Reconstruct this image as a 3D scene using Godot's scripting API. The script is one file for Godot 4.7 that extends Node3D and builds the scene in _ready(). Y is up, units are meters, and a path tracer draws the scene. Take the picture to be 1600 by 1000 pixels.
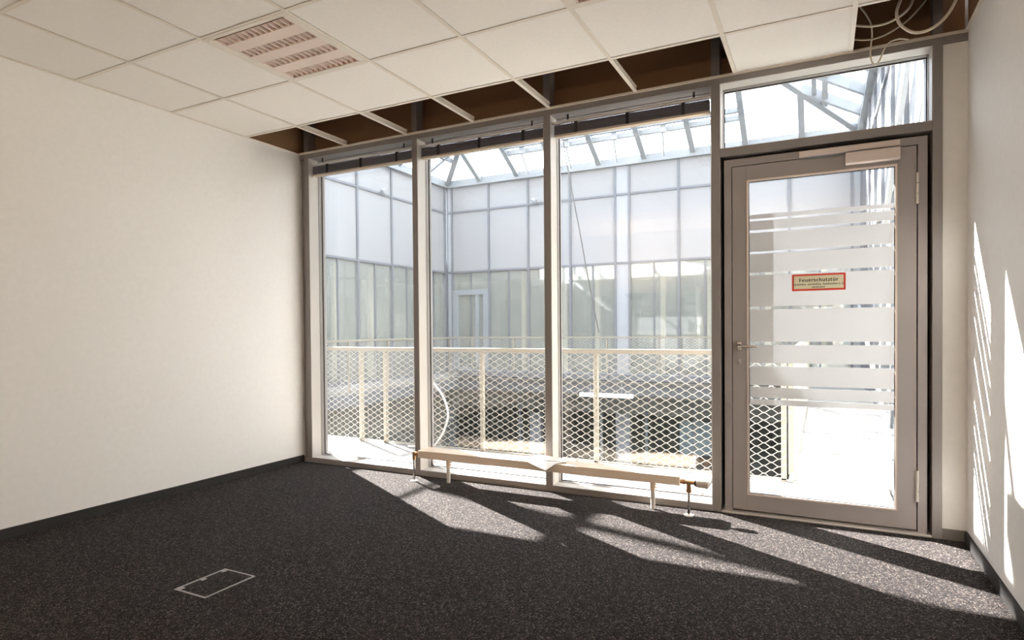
extends Node3D
# An empty office looking through a glazed wall into a glass-roofed atrium. x runs along the window wall, z towards the room, units are metres.

const CAM_AT := Vector3(4.1559, 1.1681, 3.9811)
const CAM_X := Vector3(0.89465, -0.0082, -0.44669)
const CAM_Y := Vector3(0.0009, 0.99986, -0.01655)
const CAM_Z := Vector3(0.44677, 0.0144, 0.89453)
const FOCAL := 947.0
const MID := Vector2(810.35, 527.94)
const SUN := Vector3(1.30, -1.0, 0.73)      # from the shadow of the radiator and of the mullions
const W := 4.858                            # room width
const H := 2.735                            # height of the suspended ceiling
const D := 5.5616                           # room depth
const GX := 0.5569                          # first ceiling grid line along x
const GZ := 0.5616                          # first ceiling grid line along z
const AX0 := -5.0                           # atrium: left, right, far side, eaves, roof pitch
const AX1 := 4.9
const AZ := -10.0
const EAVE := 5.0
const PITCH := 0.577
const SUN_ENERGY := 28.0
const SKY_ENERGY := 7.0
const LAMP_ENERGY := 2.4
const EXPOSURE := 1.1

var M := {}
var used := {}

# ------------------------------------------------------------------ helpers
func pix(u: float, v: float, axis: int, value: float) -> Vector3:
	# a pixel of the photograph gives a direction; the plane it lies in gives its distance
	var d := CAM_X * ((u - MID.x) / FOCAL) + CAM_Y * (-(v - MID.y) / FOCAL) - CAM_Z
	return CAM_AT + d * ((value - CAM_AT[axis]) / d[axis])

func begin() -> SurfaceTool:
	var st := SurfaceTool.new()
	st.begin(Mesh.PRIMITIVE_TRIANGLES)
	return st

func tri(st: SurfaceTool, a: Vector3, b: Vector3, c: Vector3, n: Vector3) -> void:
	if (b - a).cross(c - a).dot(n) > 0.0:
		var t := b
		b = c
		c = t
	for p in [a, b, c]:
		st.set_normal(n)
		st.set_uv(Vector2(p.x + p.z, p.y + p.z))
		st.add_vertex(p)

func quad(st: SurfaceTool, a: Vector3, b: Vector3, c: Vector3, d: Vector3, toward: Vector3) -> void:
	var n := (b - a).cross(c - a)
	if n.length() < 1e-12:
		n = (c - a).cross(d - a)
	n = n.normalized()
	if n.dot(toward) < 0.0:
		n = -n
	tri(st, a, b, c, n)
	tri(st, a, c, d, n)

func hexa(st: SurfaceTool, p: Array) -> void:
	# eight corners: 0-3 one end, 4-7 the other, in the same turn
	var m := Vector3.ZERO
	for q in p:
		m += q / 8.0
	for f in [[0, 1, 2, 3], [4, 5, 6, 7], [0, 1, 5, 4], [1, 2, 6, 5], [2, 3, 7, 6], [3, 0, 4, 7]]:
		var c: Vector3 = (p[f[0]] + p[f[1]] + p[f[2]] + p[f[3]]) / 4.0
		quad(st, p[f[0]], p[f[1]], p[f[2]], p[f[3]], c - m)

func bx(st: SurfaceTool, x0: float, x1: float, y0: float, y1: float, z0: float, z1: float) -> void:
	hexa(st, [Vector3(x0, y0, z0), Vector3(x1, y0, z0), Vector3(x1, y1, z0), Vector3(x0, y1, z0), Vector3(x0, y0, z1), Vector3(x1, y0, z1), Vector3(x1, y1, z1), Vector3(x0, y1, z1)])

func cbx(st: SurfaceTool, x0: float, x1: float, y0: float, y1: float, z0: float, z1: float, r: float) -> void:
	# a box with chamfered edges
	var c := Vector3((x0 + x1) / 2, (y0 + y1) / 2, (z0 + z1) / 2)
	var h := Vector3((x1 - x0) / 2, (y1 - y0) / 2, (z1 - z0) / 2)
	var at := func(s: Vector3, k: int) -> Vector3:
		var q := Vector3(h.x - r, h.y - r, h.z - r)
		q[k] = h[k]
		return c + q * s
	for k in 3:
		var i := (k + 1) % 3
		var j := (k + 2) % 3
		for sk in [-1.0, 1.0]:
			var v := []
			for q in [[-1, -1], [1, -1], [1, 1], [-1, 1]]:
				var s := Vector3.ZERO
				s[k] = sk
				s[i] = q[0]
				s[j] = q[1]
				v.append(at.call(s, k))
			var n := Vector3.ZERO
			n[k] = sk
			quad(st, v[0], v[1], v[2], v[3], n)
		for si in [-1.0, 1.0]:
			for sj in [-1.0, 1.0]:
				var a := Vector3.ZERO
				a[i] = si
				a[j] = sj
				var a0 := a
				a0[k] = -1.0
				var a1 := a
				a1[k] = 1.0
				quad(st, at.call(a0, i), at.call(a1, i), at.call(a1, j), at.call(a0, j), a)
	for sx in [-1.0, 1.0]:
		for sy in [-1.0, 1.0]:
			for sz in [-1.0, 1.0]:
				var s := Vector3(sx, sy, sz)
				tri(st, at.call(s, 0), at.call(s, 1), at.call(s, 2), s.normalized())

func bar(st: SurfaceTool, a: Vector3, b: Vector3, wide: float, high: float, up := Vector3.UP) -> void:
	var d := (b - a).normalized()
	var side := d.cross(up).normalized()
	var top := side.cross(d).normalized()
	var s := side * wide / 2
	var t := top * high / 2
	hexa(st, [a - s - t, a + s - t, a + s + t, a - s + t, b - s - t, b + s - t, b + s + t, b - s + t])

func tube(st: SurfaceTool, pts: Array, r: float, n := 8, closed := true) -> void:
	var rings := []
	var side := Vector3.ZERO
	for k in pts.size():
		var d: Vector3 = (pts[min(k + 1, pts.size() - 1)] - pts[max(k - 1, 0)]).normalized()
		if k == 0:
			side = d.cross(Vector3.UP if absf(d.y) < 0.9 else Vector3.RIGHT).normalized()
		else:
			side = (side - d * side.dot(d)).normalized()
		var up := side.cross(d)
		var ring := []
		for i in n:
			var a := TAU * i / n
			ring.append([pts[k], (side * cos(a) + up * sin(a))])
		rings.append(ring)
	for k in pts.size() - 1:
		for i in n:
			var j := (i + 1) % n
			var v := [rings[k][i], rings[k][j], rings[k + 1][j], rings[k + 1][i]]
			for f in [[0, 1, 2], [0, 2, 3]]:
				var o := []
				for q in f:
					o.append(v[q])
				var p0: Vector3 = o[0][0] + o[0][1] * r
				var p1: Vector3 = o[1][0] + o[1][1] * r
				var p2: Vector3 = o[2][0] + o[2][1] * r
				if (p1 - p0).cross(p2 - p0).dot(o[0][1] + o[1][1] + o[2][1]) > 0.0:
					o = [o[0], o[2], o[1]]
				for q in o:
					st.set_normal(q[1])
					st.set_uv(Vector2.ZERO)
					st.add_vertex(q[0] + q[1] * r)
	if closed:
		for e in [0, pts.size() - 1]:
			var out: Vector3 = (pts[0] - pts[1]).normalized() if e == 0 else (pts[-1] - pts[-2]).normalized()
			for i in n:
				tri(st, pts[e], pts[e] + rings[e][i][1] * r, pts[e] + rings[e][(i + 1) % n][1] * r, out)

func smooth(pts: Array, steps := 6) -> Array:
	# Catmull-Rom through the points
	var out := []
	for k in pts.size() - 1:
		var p0: Vector3 = pts[max(k - 1, 0)]
		var p1: Vector3 = pts[k]
		var p2: Vector3 = pts[k + 1]
		var p3: Vector3 = pts[min(k + 2, pts.size() - 1)]
		for i in steps:
			out.append(p1.cubic_interpolate(p2, p0, p3, float(i) / steps))
	out.append(pts[-1])
	return out

func numbered(called: String) -> String:
	used[called] = used.get(called, -1) + 1
	return called if used[called] == 0 else "%s_%03d" % [called, used[called]]

func obj(called: String, st: SurfaceTool, m: Material, parent: Node = self) -> MeshInstance3D:
	var o := MeshInstance3D.new()
	o.name = numbered(called) if parent == self else called
	o.mesh = st.commit()
	o.material_override = m
	o.cast_shadow = GeometryInstance3D.SHADOW_CASTING_SETTING_ON
	parent.add_child(o, true)
	return o

func put(called: String, mesh: Mesh, m: Material, parent: Node, at: Vector3) -> MeshInstance3D:
	# one more piece of a kind that shares its mesh
	var o := MeshInstance3D.new()
	o.name = called
	o.mesh = mesh
	o.material_override = m
	o.position = at
	parent.add_child(o, true)
	return o

func tag(o: Node, label: String, category: String, kind := "", group := "") -> Node:
	o.set_meta("label", label)
	o.set_meta("category", category)
	if kind:
		o.set_meta("kind", kind)
	if group:
		o.set_meta("group", group)
	return o

func thing(called: String, label: String, category: String, kind := "", group := "") -> Node3D:
	var o := Node3D.new()
	o.name = numbered(called)
	add_child(o)
	tag(o, label, category, kind, group)
	return o

func part(called: String, parent: Node, m: Material, x0: float, x1: float, y0: float, y1: float, z0: float, z1: float, chamfer := 0.0) -> MeshInstance3D:
	var st := begin()
	if chamfer > 0.0:
		cbx(st, x0, x1, y0, y1, z0, z1, chamfer)
	else:
		bx(st, x0, x1, y0, y1, z0, z1)
	return obj(called, st, m, parent)

# ------------------------------------------------------------------ materials
func mat(r: int, g: int, b: int, rough := 0.6, metal := 0.0) -> StandardMaterial3D:
	var m := StandardMaterial3D.new()
	m.albedo_color = Color8(r, g, b)
	m.roughness = rough
	m.metallic = metal
	return m

func glass(alpha := 0.0, metal := 0.0, tint := Color(0.9, 0.95, 0.92)) -> StandardMaterial3D:
	var m := StandardMaterial3D.new()
	m.transparency = BaseMaterial3D.TRANSPARENCY_ALPHA
	m.albedo_color = Color(tint.r, tint.g, tint.b, alpha)
	m.roughness = 0.02
	m.metallic = metal
	m.metallic_specular = 0.5
	return m

func speckle(side: int, seed_value: int, tones: Array, runs: int) -> ImageTexture:
	# short fibres of several tones laid over one another
	var img := Image.create(side, side, false, Image.FORMAT_RGB8)
	var rng := RandomNumberGenerator.new()
	rng.seed = seed_value
	img.fill(tones[0])
	for k in runs:
		var c: Color = tones[rng.randi() % tones.size()]
		var x := rng.randi() % side
		var y := rng.randi() % side
		var a := rng.randf() * TAU
		var n := 2 + rng.randi() % 5
		for i in n:
			var px := posmod(int(x + cos(a) * i), side)
			var py := posmod(int(y + sin(a) * i), side)
			img.set_pixel(px, py, c)
			img.set_pixel(posmod(px + 1, side), py, c)
	return ImageTexture.create_from_image(img)

func grain(side: int, seed_value: int, low: float, high: float) -> ImageTexture:
	# fine even grain of paint, concrete or plaster
	var img := Image.create(side, side, false, Image.FORMAT_RGB8)
	var n := FastNoiseLite.new()
	n.seed = seed_value
	n.frequency = 0.06
	n.fractal_octaves = 4
	for y in side:
		for x in side:
			# blend two shifted copies so that the tile wraps
			var fx := float(x) / side
			var fy := float(y) / side
			var v := lerpf(lerpf(n.get_noise_2d(x, y), n.get_noise_2d(x - side, y), fx), lerpf(n.get_noise_2d(x, y - side), n.get_noise_2d(x - side, y - side), fx), fy)
			var g := lerpf(low, high, clampf(v * 0.9 + 0.5, 0.0, 1.0))
			img.set_pixel(x, y, Color(g, g, g))
	return ImageTexture.create_from_image(img)

func textured(m: StandardMaterial3D, t: Texture2D, per_metre: float) -> StandardMaterial3D:
	m.albedo_texture = t
	m.uv1_triplanar = true
	m.uv1_world_triplanar = true
	m.uv1_scale = Vector3.ONE * per_metre
	return m

func make_materials() -> void:
	var soft := grain(256, 5, 0.982, 1.0)
	var rough := grain(256, 9, 0.82, 1.0)
	M.wall = textured(mat(236, 234, 231, 0.9), soft, 1.3)
	M.tile = textured(mat(248, 243, 236, 0.95), soft, 2.1)
	M.grid = mat(232, 223, 210, 0.5)
	M.frame = mat(141, 135, 132, 0.45)
	M.lining = mat(192, 187, 181, 0.5)
	M.canopy = mat(236, 234, 230, 0.9)
	M.door = mat(157, 150, 147, 0.45)
	M.gasket = mat(40, 38, 38, 0.8)
	M.infill = textured(mat(250, 248, 244, 0.7), soft, 1.1)
	M.bead = mat(226, 214, 206, 0.35, 0.3)
	M.silver = mat(216, 209, 202, 0.4, 0.3)
	M.closer = mat(216, 202, 194, 0.5, 0.2)
	M.chrome = mat(225, 222, 218, 0.12, 1.0)
	M.rim = mat(150, 145, 142, 0.45, 0.3)
	M.copper = mat(196, 152, 112, 0.3, 0.85)
	M.dark_hole = mat(20, 18, 17, 0.9)
	M.skirting = mat(30, 27, 26, 0.75)
	M.baseboard_grey = mat(128, 121, 115, 0.5)
	M.plenum = textured(mat(150, 116, 84, 0.85), soft, 1.7)
	M.slab = mat(120, 98, 78, 0.95)
	M.radiator = mat(238, 219, 198, 0.45)
	M.knob = mat(196, 184, 174, 0.5)
	M.paper = mat(238, 234, 230, 0.85)
	M.cable = mat(232, 222, 204, 0.55)
	M.cable_grey = mat(176, 164, 146, 0.6)
	M.alu = mat(236, 234, 234, 0.35, 0.4)
	M.slat = mat(104, 102, 112, 0.5)
	M.blind_rail = mat(206, 190, 172, 0.5)
	M.clip = mat(40, 39, 42, 0.6)
	M.mirror = mat(236, 214, 200, 0.18, 0.9)
	M.louvre = mat(232, 212, 200, 0.4)
	M.lamp_plate = mat(232, 214, 202, 0.5)
	M.tube = mat(240, 236, 230, 0.4)
	M.tube_lit = mat(250, 240, 226, 0.4)
	M.tube_lit.emission_enabled = true
	M.tube_lit.emission = Color(1.0, 0.86, 0.72)
	M.tube_lit.emission_energy_multiplier = 2.0
	M.strip_lit = mat(240, 242, 246, 0.4)
	M.strip_lit.emission_enabled = true
	M.strip_lit.emission = Color(0.95, 0.97, 1.0)
	M.strip_lit.emission_energy_multiplier = 0.7
	M.glass = glass()
	M.film = mat(236, 236, 232, 0.8)
	M.film.transparency = BaseMaterial3D.TRANSPARENCY_ALPHA
	M.film.albedo_color = Color(0.90, 0.91, 0.92, 0.93)
	M.film.backlight_enabled = true
	M.film.backlight = Color(0.40, 0.405, 0.41)
	M.red = mat(216, 66, 46, 0.5)
	M.cream = mat(240, 234, 202, 0.6)
	M.ink = mat(58, 54, 44, 0.8)
	var tones := []
	for c in [[30, 28, 29], [43, 39, 39], [60, 56, 54], [106, 100, 94], [20, 18, 19], [54, 44, 43], [38, 37, 40], [41, 38, 38]]:
		tones.append(Color8(c[0], c[1], c[2]))
	M.carpet = textured(mat(255, 255, 255, 1.0), speckle(512, 3, tones, 90000), 1.1)
	M.carpet.metallic_specular = 0.22
	# outside
	M.concrete = textured(mat(158, 156, 153, 0.9), rough, 0.9)
	M.kerb = mat(112, 114, 118, 0.7)
	M.rail = mat(150, 142, 128, 0.5)
	M.mesh = mat(182, 177, 168, 0.6)
	M.steel = mat(140, 145, 149, 0.5)
	M.mullion = mat(110, 114, 121, 0.5)
	M.column = mat(160, 163, 168, 0.7)
	M.panel = mat(151, 152, 154, 0.6)
	M.panel.backlight_enabled = true
	M.panel.backlight = Color(0.165, 0.17, 0.18)
	M.facade_glass = glass(0.02, 0.24, Color(0.84, 0.86, 0.83))
	M.lower_glass = glass(0.0, 0.0, Color(0.8, 0.83, 0.82))
	M.roof_glass = glass()
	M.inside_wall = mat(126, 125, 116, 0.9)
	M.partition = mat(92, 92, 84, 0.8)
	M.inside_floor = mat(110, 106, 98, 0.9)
	M.flat_roof = mat(170, 168, 164, 0.95)
	M.lower_panel = mat(140, 141, 137, 0.7)
	M.blue_pane = mat(140, 154, 160, 0.25)
	M.curtain = mat(222, 210, 182, 0.9)
	M.hose = mat(200, 198, 194, 0.5)
	M.wire = mat(90, 88, 88, 0.6)

# ------------------------------------------------------------------ the scene
func _ready() -> void:
	var cam := Camera3D.new()
	cam.name = "camera"
	cam.transform = Transform3D(Basis(CAM_X, CAM_Y, CAM_Z).orthonormalized(), CAM_AT)
	cam.projection = Camera3D.PROJECTION_FRUSTUM
	cam.near = 0.05
	cam.far = 200.0
	cam.size = 1000.0 / FOCAL * cam.near
	cam.frustum_offset = Vector2((800.0 - MID.x) / FOCAL, (MID.y - 500.0) / FOCAL) * cam.near
	add_child(cam)
	cam.current = true

	var sky_mat := ProceduralSkyMaterial.new()
	sky_mat.sky_top_color = Color(0.90, 0.945, 1.0)
	sky_mat.sky_horizon_color = Color(0.97, 0.98, 1.0)
	sky_mat.ground_bottom_color = Color(0.55, 0.54, 0.52)
	sky_mat.ground_horizon_color = Color(0.8, 0.8, 0.8)
	sky_mat.sun_angle_max = 0.0
	var sky := Sky.new()
	sky.sky_material = sky_mat
	var env := Environment.new()
	env.background_mode = Environment.BG_SKY
	env.sky = sky
	env.background_energy_multiplier = SKY_ENERGY
	env.tonemap_mode = Environment.TONE_MAPPER_LINEAR
	env.tonemap_exposure = EXPOSURE
	env.sdfgi_enabled = true
	env.ssao_enabled = true
	env.ssil_enabled = true
	var we := WorldEnvironment.new()
	we.name = "environment"
	we.environment = env
	add_child(we)

	var sun := DirectionalLight3D.new()
	sun.name = "sun"
	sun.light_color = Color(1.0, 0.985, 0.96)
	sun.light_energy = SUN_ENERGY
	sun.light_angular_distance = 0.5
	sun.shadow_enabled = true
	add_child(sun)
	sun.look_at_from_position(Vector3.ZERO, SUN, Vector3.UP)

	make_materials()
	room_shell()
	suspended_ceiling()
	glazed_wall()
	door()
	walkways()
	facades()
	roof()
	lower_storey()
	railings()
	radiator()
	for k in 3:
		blind(k)
	luminaires()
	floor_box()
	cables()
	atrium_details()

# ------------------------------------------------------------------ room
func room_shell() -> void:
	var f := obj("floor", box_st(0, W, -0.22, 0, 0, D), M.carpet)
	tag(f, "dark speckled charcoal carpet covering the office floor", "floor", "structure")
	var wl := thing("wall_left", "plain white plastered wall beside the first window bay", "wall", "structure")
	part("plaster", wl, M.wall, -0.16, 0, 0, H, -0.17, D + 0.16)
	part("plenum_board", wl, M.plenum, -0.16, -0.004, H, 3.3, -0.17, D + 0.16)
	var wr := thing("wall_right", "white plastered wall with sun streaks beside the glazed door", "wall", "structure")
	part("plaster", wr, M.wall, W, W + 0.16, 0, H, -0.03, D + 0.16)
	part("plenum_board", wr, M.plenum, W + 0.004, W + 0.16, H, 3.3, -0.03, D + 0.16)
	var wb := obj("wall_back", box_st(0, W, 0, 3.3, D, D + 0.16), M.wall)
	tag(wb, "plain white wall closing the office behind the viewer", "wall", "structure")
	var bl := obj("baseboard_left", box_st(0, 0.013, 0, 0.058, 0, D), M.skirting)
	tag(bl, "thin black carpet skirting along the plain wall by the first bay", "baseboard", "structure")
	var br := obj("baseboard_right", box_st(W - 0.013, W, 0, 0.058, 0.0, D), M.skirting)
	tag(br, "thin black carpet skirting along the wall by the glazed door", "baseboard", "structure")

func box_st(x0: float, x1: float, y0: float, y1: float, z0: float, z1: float) -> SurfaceTool:
	var st := begin()
	bx(st, x0, x1, y0, y1, z0, z1)
	return st

func suspended_ceiling() -> void:
	var c := thing("ceiling", "cream suspended ceiling of square tiles with a row of missing tiles at the window", "ceiling", "structure")
	# slab and the boarding seen in the open row above the window head
	part("slab", c, M.slab, -0.16, W + 0.16, 3.3, 3.5, -0.17, D + 0.16)
	part("plenum_board", c, M.plenum, 0, W, 2.74, 3.3, -0.17, -0.09)
	for x in [[0.055, 0.105], [1.227, 1.274], [2.379, 2.43], [3.535, 3.587], [4.70, 4.746]]:
		part("plenum_post", c, M.frame, x[0], x[1], 2.74, 3.3, -0.09, 0.0)
	var xs := [0.0]
	for k in 7:
		xs.append(GX + 0.625 * k)
	xs.append(W)
	var zs := []
	for j in 9:
		zs.append(GZ + 0.625 * j)
	var e := 0.0085
	var meshes := {}
	for j in 8:
		for k in 8:
			if (k == 2 or k == 5) and j == 1:
				continue                       # the lamps sit here
			tile(c, meshes, xs[k] + (e if k else 0.004), xs[k + 1] - (e if k < 7 else 0.004), zs[j] + e, zs[j + 1] - e)
	tile(c, meshes, xs[6] + e, xs[7] - e, 0.012, zs[0] - e)
	# T-bars: main runners towards the window, cross bars along it
	for k in range(1, 8):
		var st := begin()
		bx(st, xs[k] - 0.012, xs[k] + 0.012, H - 0.001, H + 0.001, 0.004, D)
		bx(st, xs[k] - 0.0015, xs[k] + 0.0015, H, H + 0.032, 0.004, D)
		bx(st, xs[k] - 0.005, xs[k] + 0.005, H + 0.032, H + 0.04, 0.004, D)
		obj("main_runner", st, M.grid, c)
	for j in 8:
		var st := begin()
		bx(st, 0, W, H - 0.0008, H + 0.0008, zs[j] - 0.012, zs[j] + 0.012)
		bx(st, 0, W, H, H + 0.03, zs[j] - 0.0015, zs[j] + 0.0015)
		obj("cross_bar", st, M.grid, c)
	# wall angles
	var t := thing("trim_1", "narrow cream metal angle where the suspended ceiling meets the walls", "trim", "structure")
	part("angle", t, M.grid, 0, W, H - 0.006, H + 0.008, 0.0005, 0.014)
	part("angle", t, M.grid, 0, 0.019, H - 0.002, H + 0.001, 0.012, D)
	part("angle", t, M.grid, W - 0.019, W, H - 0.002, H + 0.001, 0.012, D)

func tile(parent: Node, meshes: Dictionary, x0: float, x1: float, z0: float, z1: float) -> void:
	var key := "%.3f %.3f" % [x1 - x0, z1 - z0]
	if not meshes.has(key):
		var st := begin()
		cbx(st, 0, x1 - x0, 0, 0.016, 0, z1 - z0, 0.002)
		meshes[key] = st.commit()
	put("ceiling_tile", meshes[key], M.tile, parent, Vector3(x0, H + 0.0032, z0))

func glazed_wall() -> void:
	var posts := [[0.055, 0.105], [1.227, 1.274], [2.379, 2.430], [3.535, 3.588]]
	var words := ["tall glazed bay beside the plain white wall", "tall glazed bay behind the end of the radiator with the copper elbow", "tall glazed bay beside the glazed door"]
	for k in 3:
		var w := thing("window_%d" % (k + 1), words[k], "window", "structure")
		var x0: float = posts[k][1]
		var x1: float = posts[k + 1][0]
		if k == 0:
			part("mullion", w, M.frame, posts[0][0], posts[0][1], 0, H - 0.003, -0.2, 0, 0.002)
			part("infill", w, M.frame, 0.0, posts[0][0], 0.042, 2.69, -0.2, -0.028)
			part("sill_rail", w, M.frame, 0.0, posts[0][0], 0, 0.042, -0.2, 0)
			part("head_rail", w, M.frame, 0.0, posts[0][0], 2.69, H - 0.003, -0.2, 0)
		part("mullion", w, M.frame, posts[k + 1][0], posts[k + 1][1], 0, H - 0.003, -0.2, 0, 0.002)
		part("head_rail", w, M.frame, x0, x1, 2.69, H - 0.003, -0.2, 0, 0.002)
		part("sill_rail", w, M.frame, x0, x1, 0, 0.042, -0.2, 0, 0.002)
		glazing(w, x0, x1, 0.042, 2.69)
	var t := thing("window_4", "low wide transom window above the glazed door", "window", "structure")
	part("mullion", t, M.frame, 4.700, 4.746, 0, H - 0.003, -0.2, 0, 0.002)
	part("head_rail", t, M.frame, posts[3][1], 4.70, 2.694, H - 0.003, -0.2, 0, 0.002)
	part("transom_rail", t, M.frame, posts[3][1], 4.70, 2.236, 2.286, -0.2, 0, 0.002)
	glazing(t, posts[3][1], 4.70, 2.286, 2.694)
	var p := thing("wall_front", "pale infill strip with a grey foot between door frame and wall", "wall", "structure")
	part("infill", p, M.infill, 4.746, W, 0.058, 2.69, -0.2, -0.012)
	part("head_rail", p, M.frame, 4.746, W, 2.69, H - 0.003, -0.2, 0)
	part("foot", p, M.baseboard_grey, 4.746, W, 0, 0.058, -0.2, -0.004)
	# the facade above the window head, outside the ceiling void
	var u := thing("wall_upper", "white clerestory panels on the office side of the atrium", "wall", "structure")
	part("panel", u, M.column, AX0, AX1, H, EAVE, -0.2, -0.17)
	part("spandrel", u, M.mullion, AX0, -0.16, -0.2, H, -0.2, -0.1)

func glazing(parent: Node, x0: float, x1: float, y0: float, y1: float) -> void:
	var g := 0.006
	var st := begin()
	for z in [[-0.15, -0.112]]:
		bx(st, x0, x0 + g, y0, y1, z[0], z[1])
		bx(st, x1 - g, x1, y0, y1, z[0], z[1])
		bx(st, x0 + g, x1 - g, y0, y0 + g, z[0], z[1])
		bx(st, x0 + g, x1 - g, y1 - g, y1, z[0], z[1])
	obj("glazing_bead", st, M.frame, parent)
	st = begin()
	g = 0.011
	for z in [[-0.156, -0.15]]:
		bx(st, x0, x0 + g, y0, y1, z[0], z[1])
		bx(st, x1 - g, x1, y0, y1, z[0], z[1])
		bx(st, x0 + g, x1 - g, y0, y0 + g, z[0], z[1])
		bx(st, x0 + g, x1 - g, y1 - g, y1, z[0], z[1])
	obj("gasket", st, M.gasket, parent)
	st = begin()
	g = 0.003
	bx(st, x0, x0 + g, y0, y1, -0.112, -0.003)
	bx(st, x1 - g, x1, y0, y1, -0.112, -0.003)
	bx(st, x0 + g, x1 - g, y0, y0 + g, -0.112, -0.003)
	if y1 - y0 < 1.0:
		bx(st, x0 + g, x1 - g, y1 - g, y1, -0.112, -0.003)
	obj("reveal_lining", st, M.lining, parent)
	part("pane", parent, M.glass, x0, x1, y0, y1, -0.162, -0.156)
	part("pane", parent, M.glass, x0, x1, y0, y1, -0.184, -0.178)

func ring(x0: float, x1: float, y0: float, y1: float, t: float, z0: float, z1: float, base := -1.0) -> SurfaceTool:
	# a rectangular frame of bars t wide (the lowest one as tall as base)
	var st := begin()
	var b := t if base < 0.0 else base
	bx(st, x0, x0 + t, y0, y1, z0, z1)
	bx(st, x1 - t, x1, y0, y1, z0, z1)
	bx(st, x0 + t, x1 - t, y1 - t, y1, z0, z1)
	if b > 0.0:
		bx(st, x0 + t, x1 - t, y0, y0 + b, z0, z1)
	return st

func door() -> void:
	var d := thing("door_1", "grey metal fire door with frosted striped glass and a red edged sticker", "door", "structure")
	obj("back_strip", ring(3.588, 4.70, 0.0, 2.236, 0.022, -0.2, -0.19, 0.0), M.door, d)
	obj("door_frame", ring(3.609, 4.681, 0.0, 2.218, 0.044, -0.19, -0.03, 0.0), M.door, d)
	obj("door_rebate", ring(3.645, 4.643, 0.013, 2.181, 0.02, -0.16, -0.101, 0.02), M.door, d)
	var leaf := obj("leaf", begin_leaf(), M.door, d)
	obj("glazing_bead", ring(3.742, 4.539, 0.122, 2.079, 0.011, -0.05, -0.026), M.bead, leaf)
	obj("gasket", ring(3.752, 4.529, 0.132, 2.069, 0.004, -0.05, -0.034), M.gasket, leaf)
	part("pane", leaf, M.glass, 3.745, 4.536, 0.125, 2.076, -0.062, -0.056)
	var strips := [[1.840, 1.866], [1.770, 1.826], [1.637, 1.754], [1.507, 1.622], [1.296, 1.490], [1.078, 1.277], [0.946, 1.058], [0.808, 0.926], [0.730, 0.795], [0.686, 0.720]]
	for s in strips:
		part("frosted_strip", leaf, M.film, 3.756, 4.525, s[0], s[1], -0.0552, -0.0545)
	part("threshold", d, M.silver, 3.59, 4.70, 0.0, 0.013, -0.2, 0.004, 0.003)
	# sticker
	var s := part("sticker", leaf, M.red, 3.997, 4.284, 1.384, 1.4845, -0.0543, -0.0535)
	part("sticker_field", s, M.cream, 4.008, 4.273, 1.396, 1.4735, -0.0535, -0.0531)
	lettering(s, "Feuerschutztür", 0.0245, Vector3(4.1405, 1.4475, -0.0530), 1.02, true)
	lettering(s, "verkeilen, verstellen, festbinden o. ä.", 0.0132, Vector3(4.1405, 1.4225, -0.0530), 1.0, true)
	lettering(s, "verboten!", 0.0132, Vector3(4.1405, 1.4055, -0.0530), 1.0, true)
	# lever handle
	var h := part("handle_plate", leaf, M.chrome, 3.683, 3.711, 1.022, 1.080, -0.03, -0.022, 0.005)
	var st := begin()
	tube(st, [Vector3(3.697, 1.051, -0.024), Vector3(3.697, 1.051, 0.028), Vector3(3.702, 1.051, 0.034), Vector3(3.712, 1.051, 0.036), Vector3(3.80, 1.051, 0.036), Vector3(3.806, 1.051, 0.035)], 0.0085, 12)
	obj("lever", st, M.chrome, h)
	st = begin()
	tube(st, [Vector3(3.697, 1.051, -0.022), Vector3(3.697, 1.051, -0.012)], 0.012, 14)
	obj("lever_collar", st, M.gasket, h)
	var k := begin()
	tube(k, [Vector3(3.699, 0.962, -0.03), Vector3(3.699, 0.962, -0.025)], 0.0095, 14)
	bx(k, 3.6955, 3.7025, 0.938, 0.96, -0.03, -0.0252)
	obj("lock_cylinder", k, M.chrome, leaf)
	for y in [[1.843, 2.018], [0.185, 0.362]]:
		st = begin()
		for i in 3:
			var a: float = lerpf(y[0], y[1], i / 3.0) + 0.001
			var b: float = lerpf(y[0], y[1], (i + 1) / 3.0) - 0.001
			tube(st, [Vector3(4.634, a, -0.022), Vector3(4.634, b, -0.022)], 0.009, 12)
		obj("hinge", st, M.silver, d)
	# closer: slide rail on the frame, body on the leaf
	part("closer_rail", d, M.closer, 4.038, 4.549, 2.172, 2.205, -0.03, 0.012, 0.003)
	var body := part("closer_body", leaf, M.closer, 4.281, 4.552, 2.099, 2.163, -0.03, 0.024, 0.004)
	st = begin()
	bar(st, Vector3(4.47, 2.167, -0.005), Vector3(4.08, 2.1685, -0.012), 0.016, 0.006)
	obj("closer_arm", st, M.steel, body)

func begin_leaf() -> SurfaceTool:
	var st := begin()
	var x0 := 3.657
	var x1 := 4.631
	cbx(st, x0, 3.742, 0.026, 2.169, -0.1, -0.03, 0.0015)
	cbx(st, 4.539, x1, 0.026, 2.169, -0.1, -0.03, 0.0015)
	bx(st, 3.741, 4.54, 2.079, 2.169, -0.1, -0.0301)
	bx(st, 3.741, 4.54, 0.026, 0.122, -0.1, -0.0301)
	return st

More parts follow.
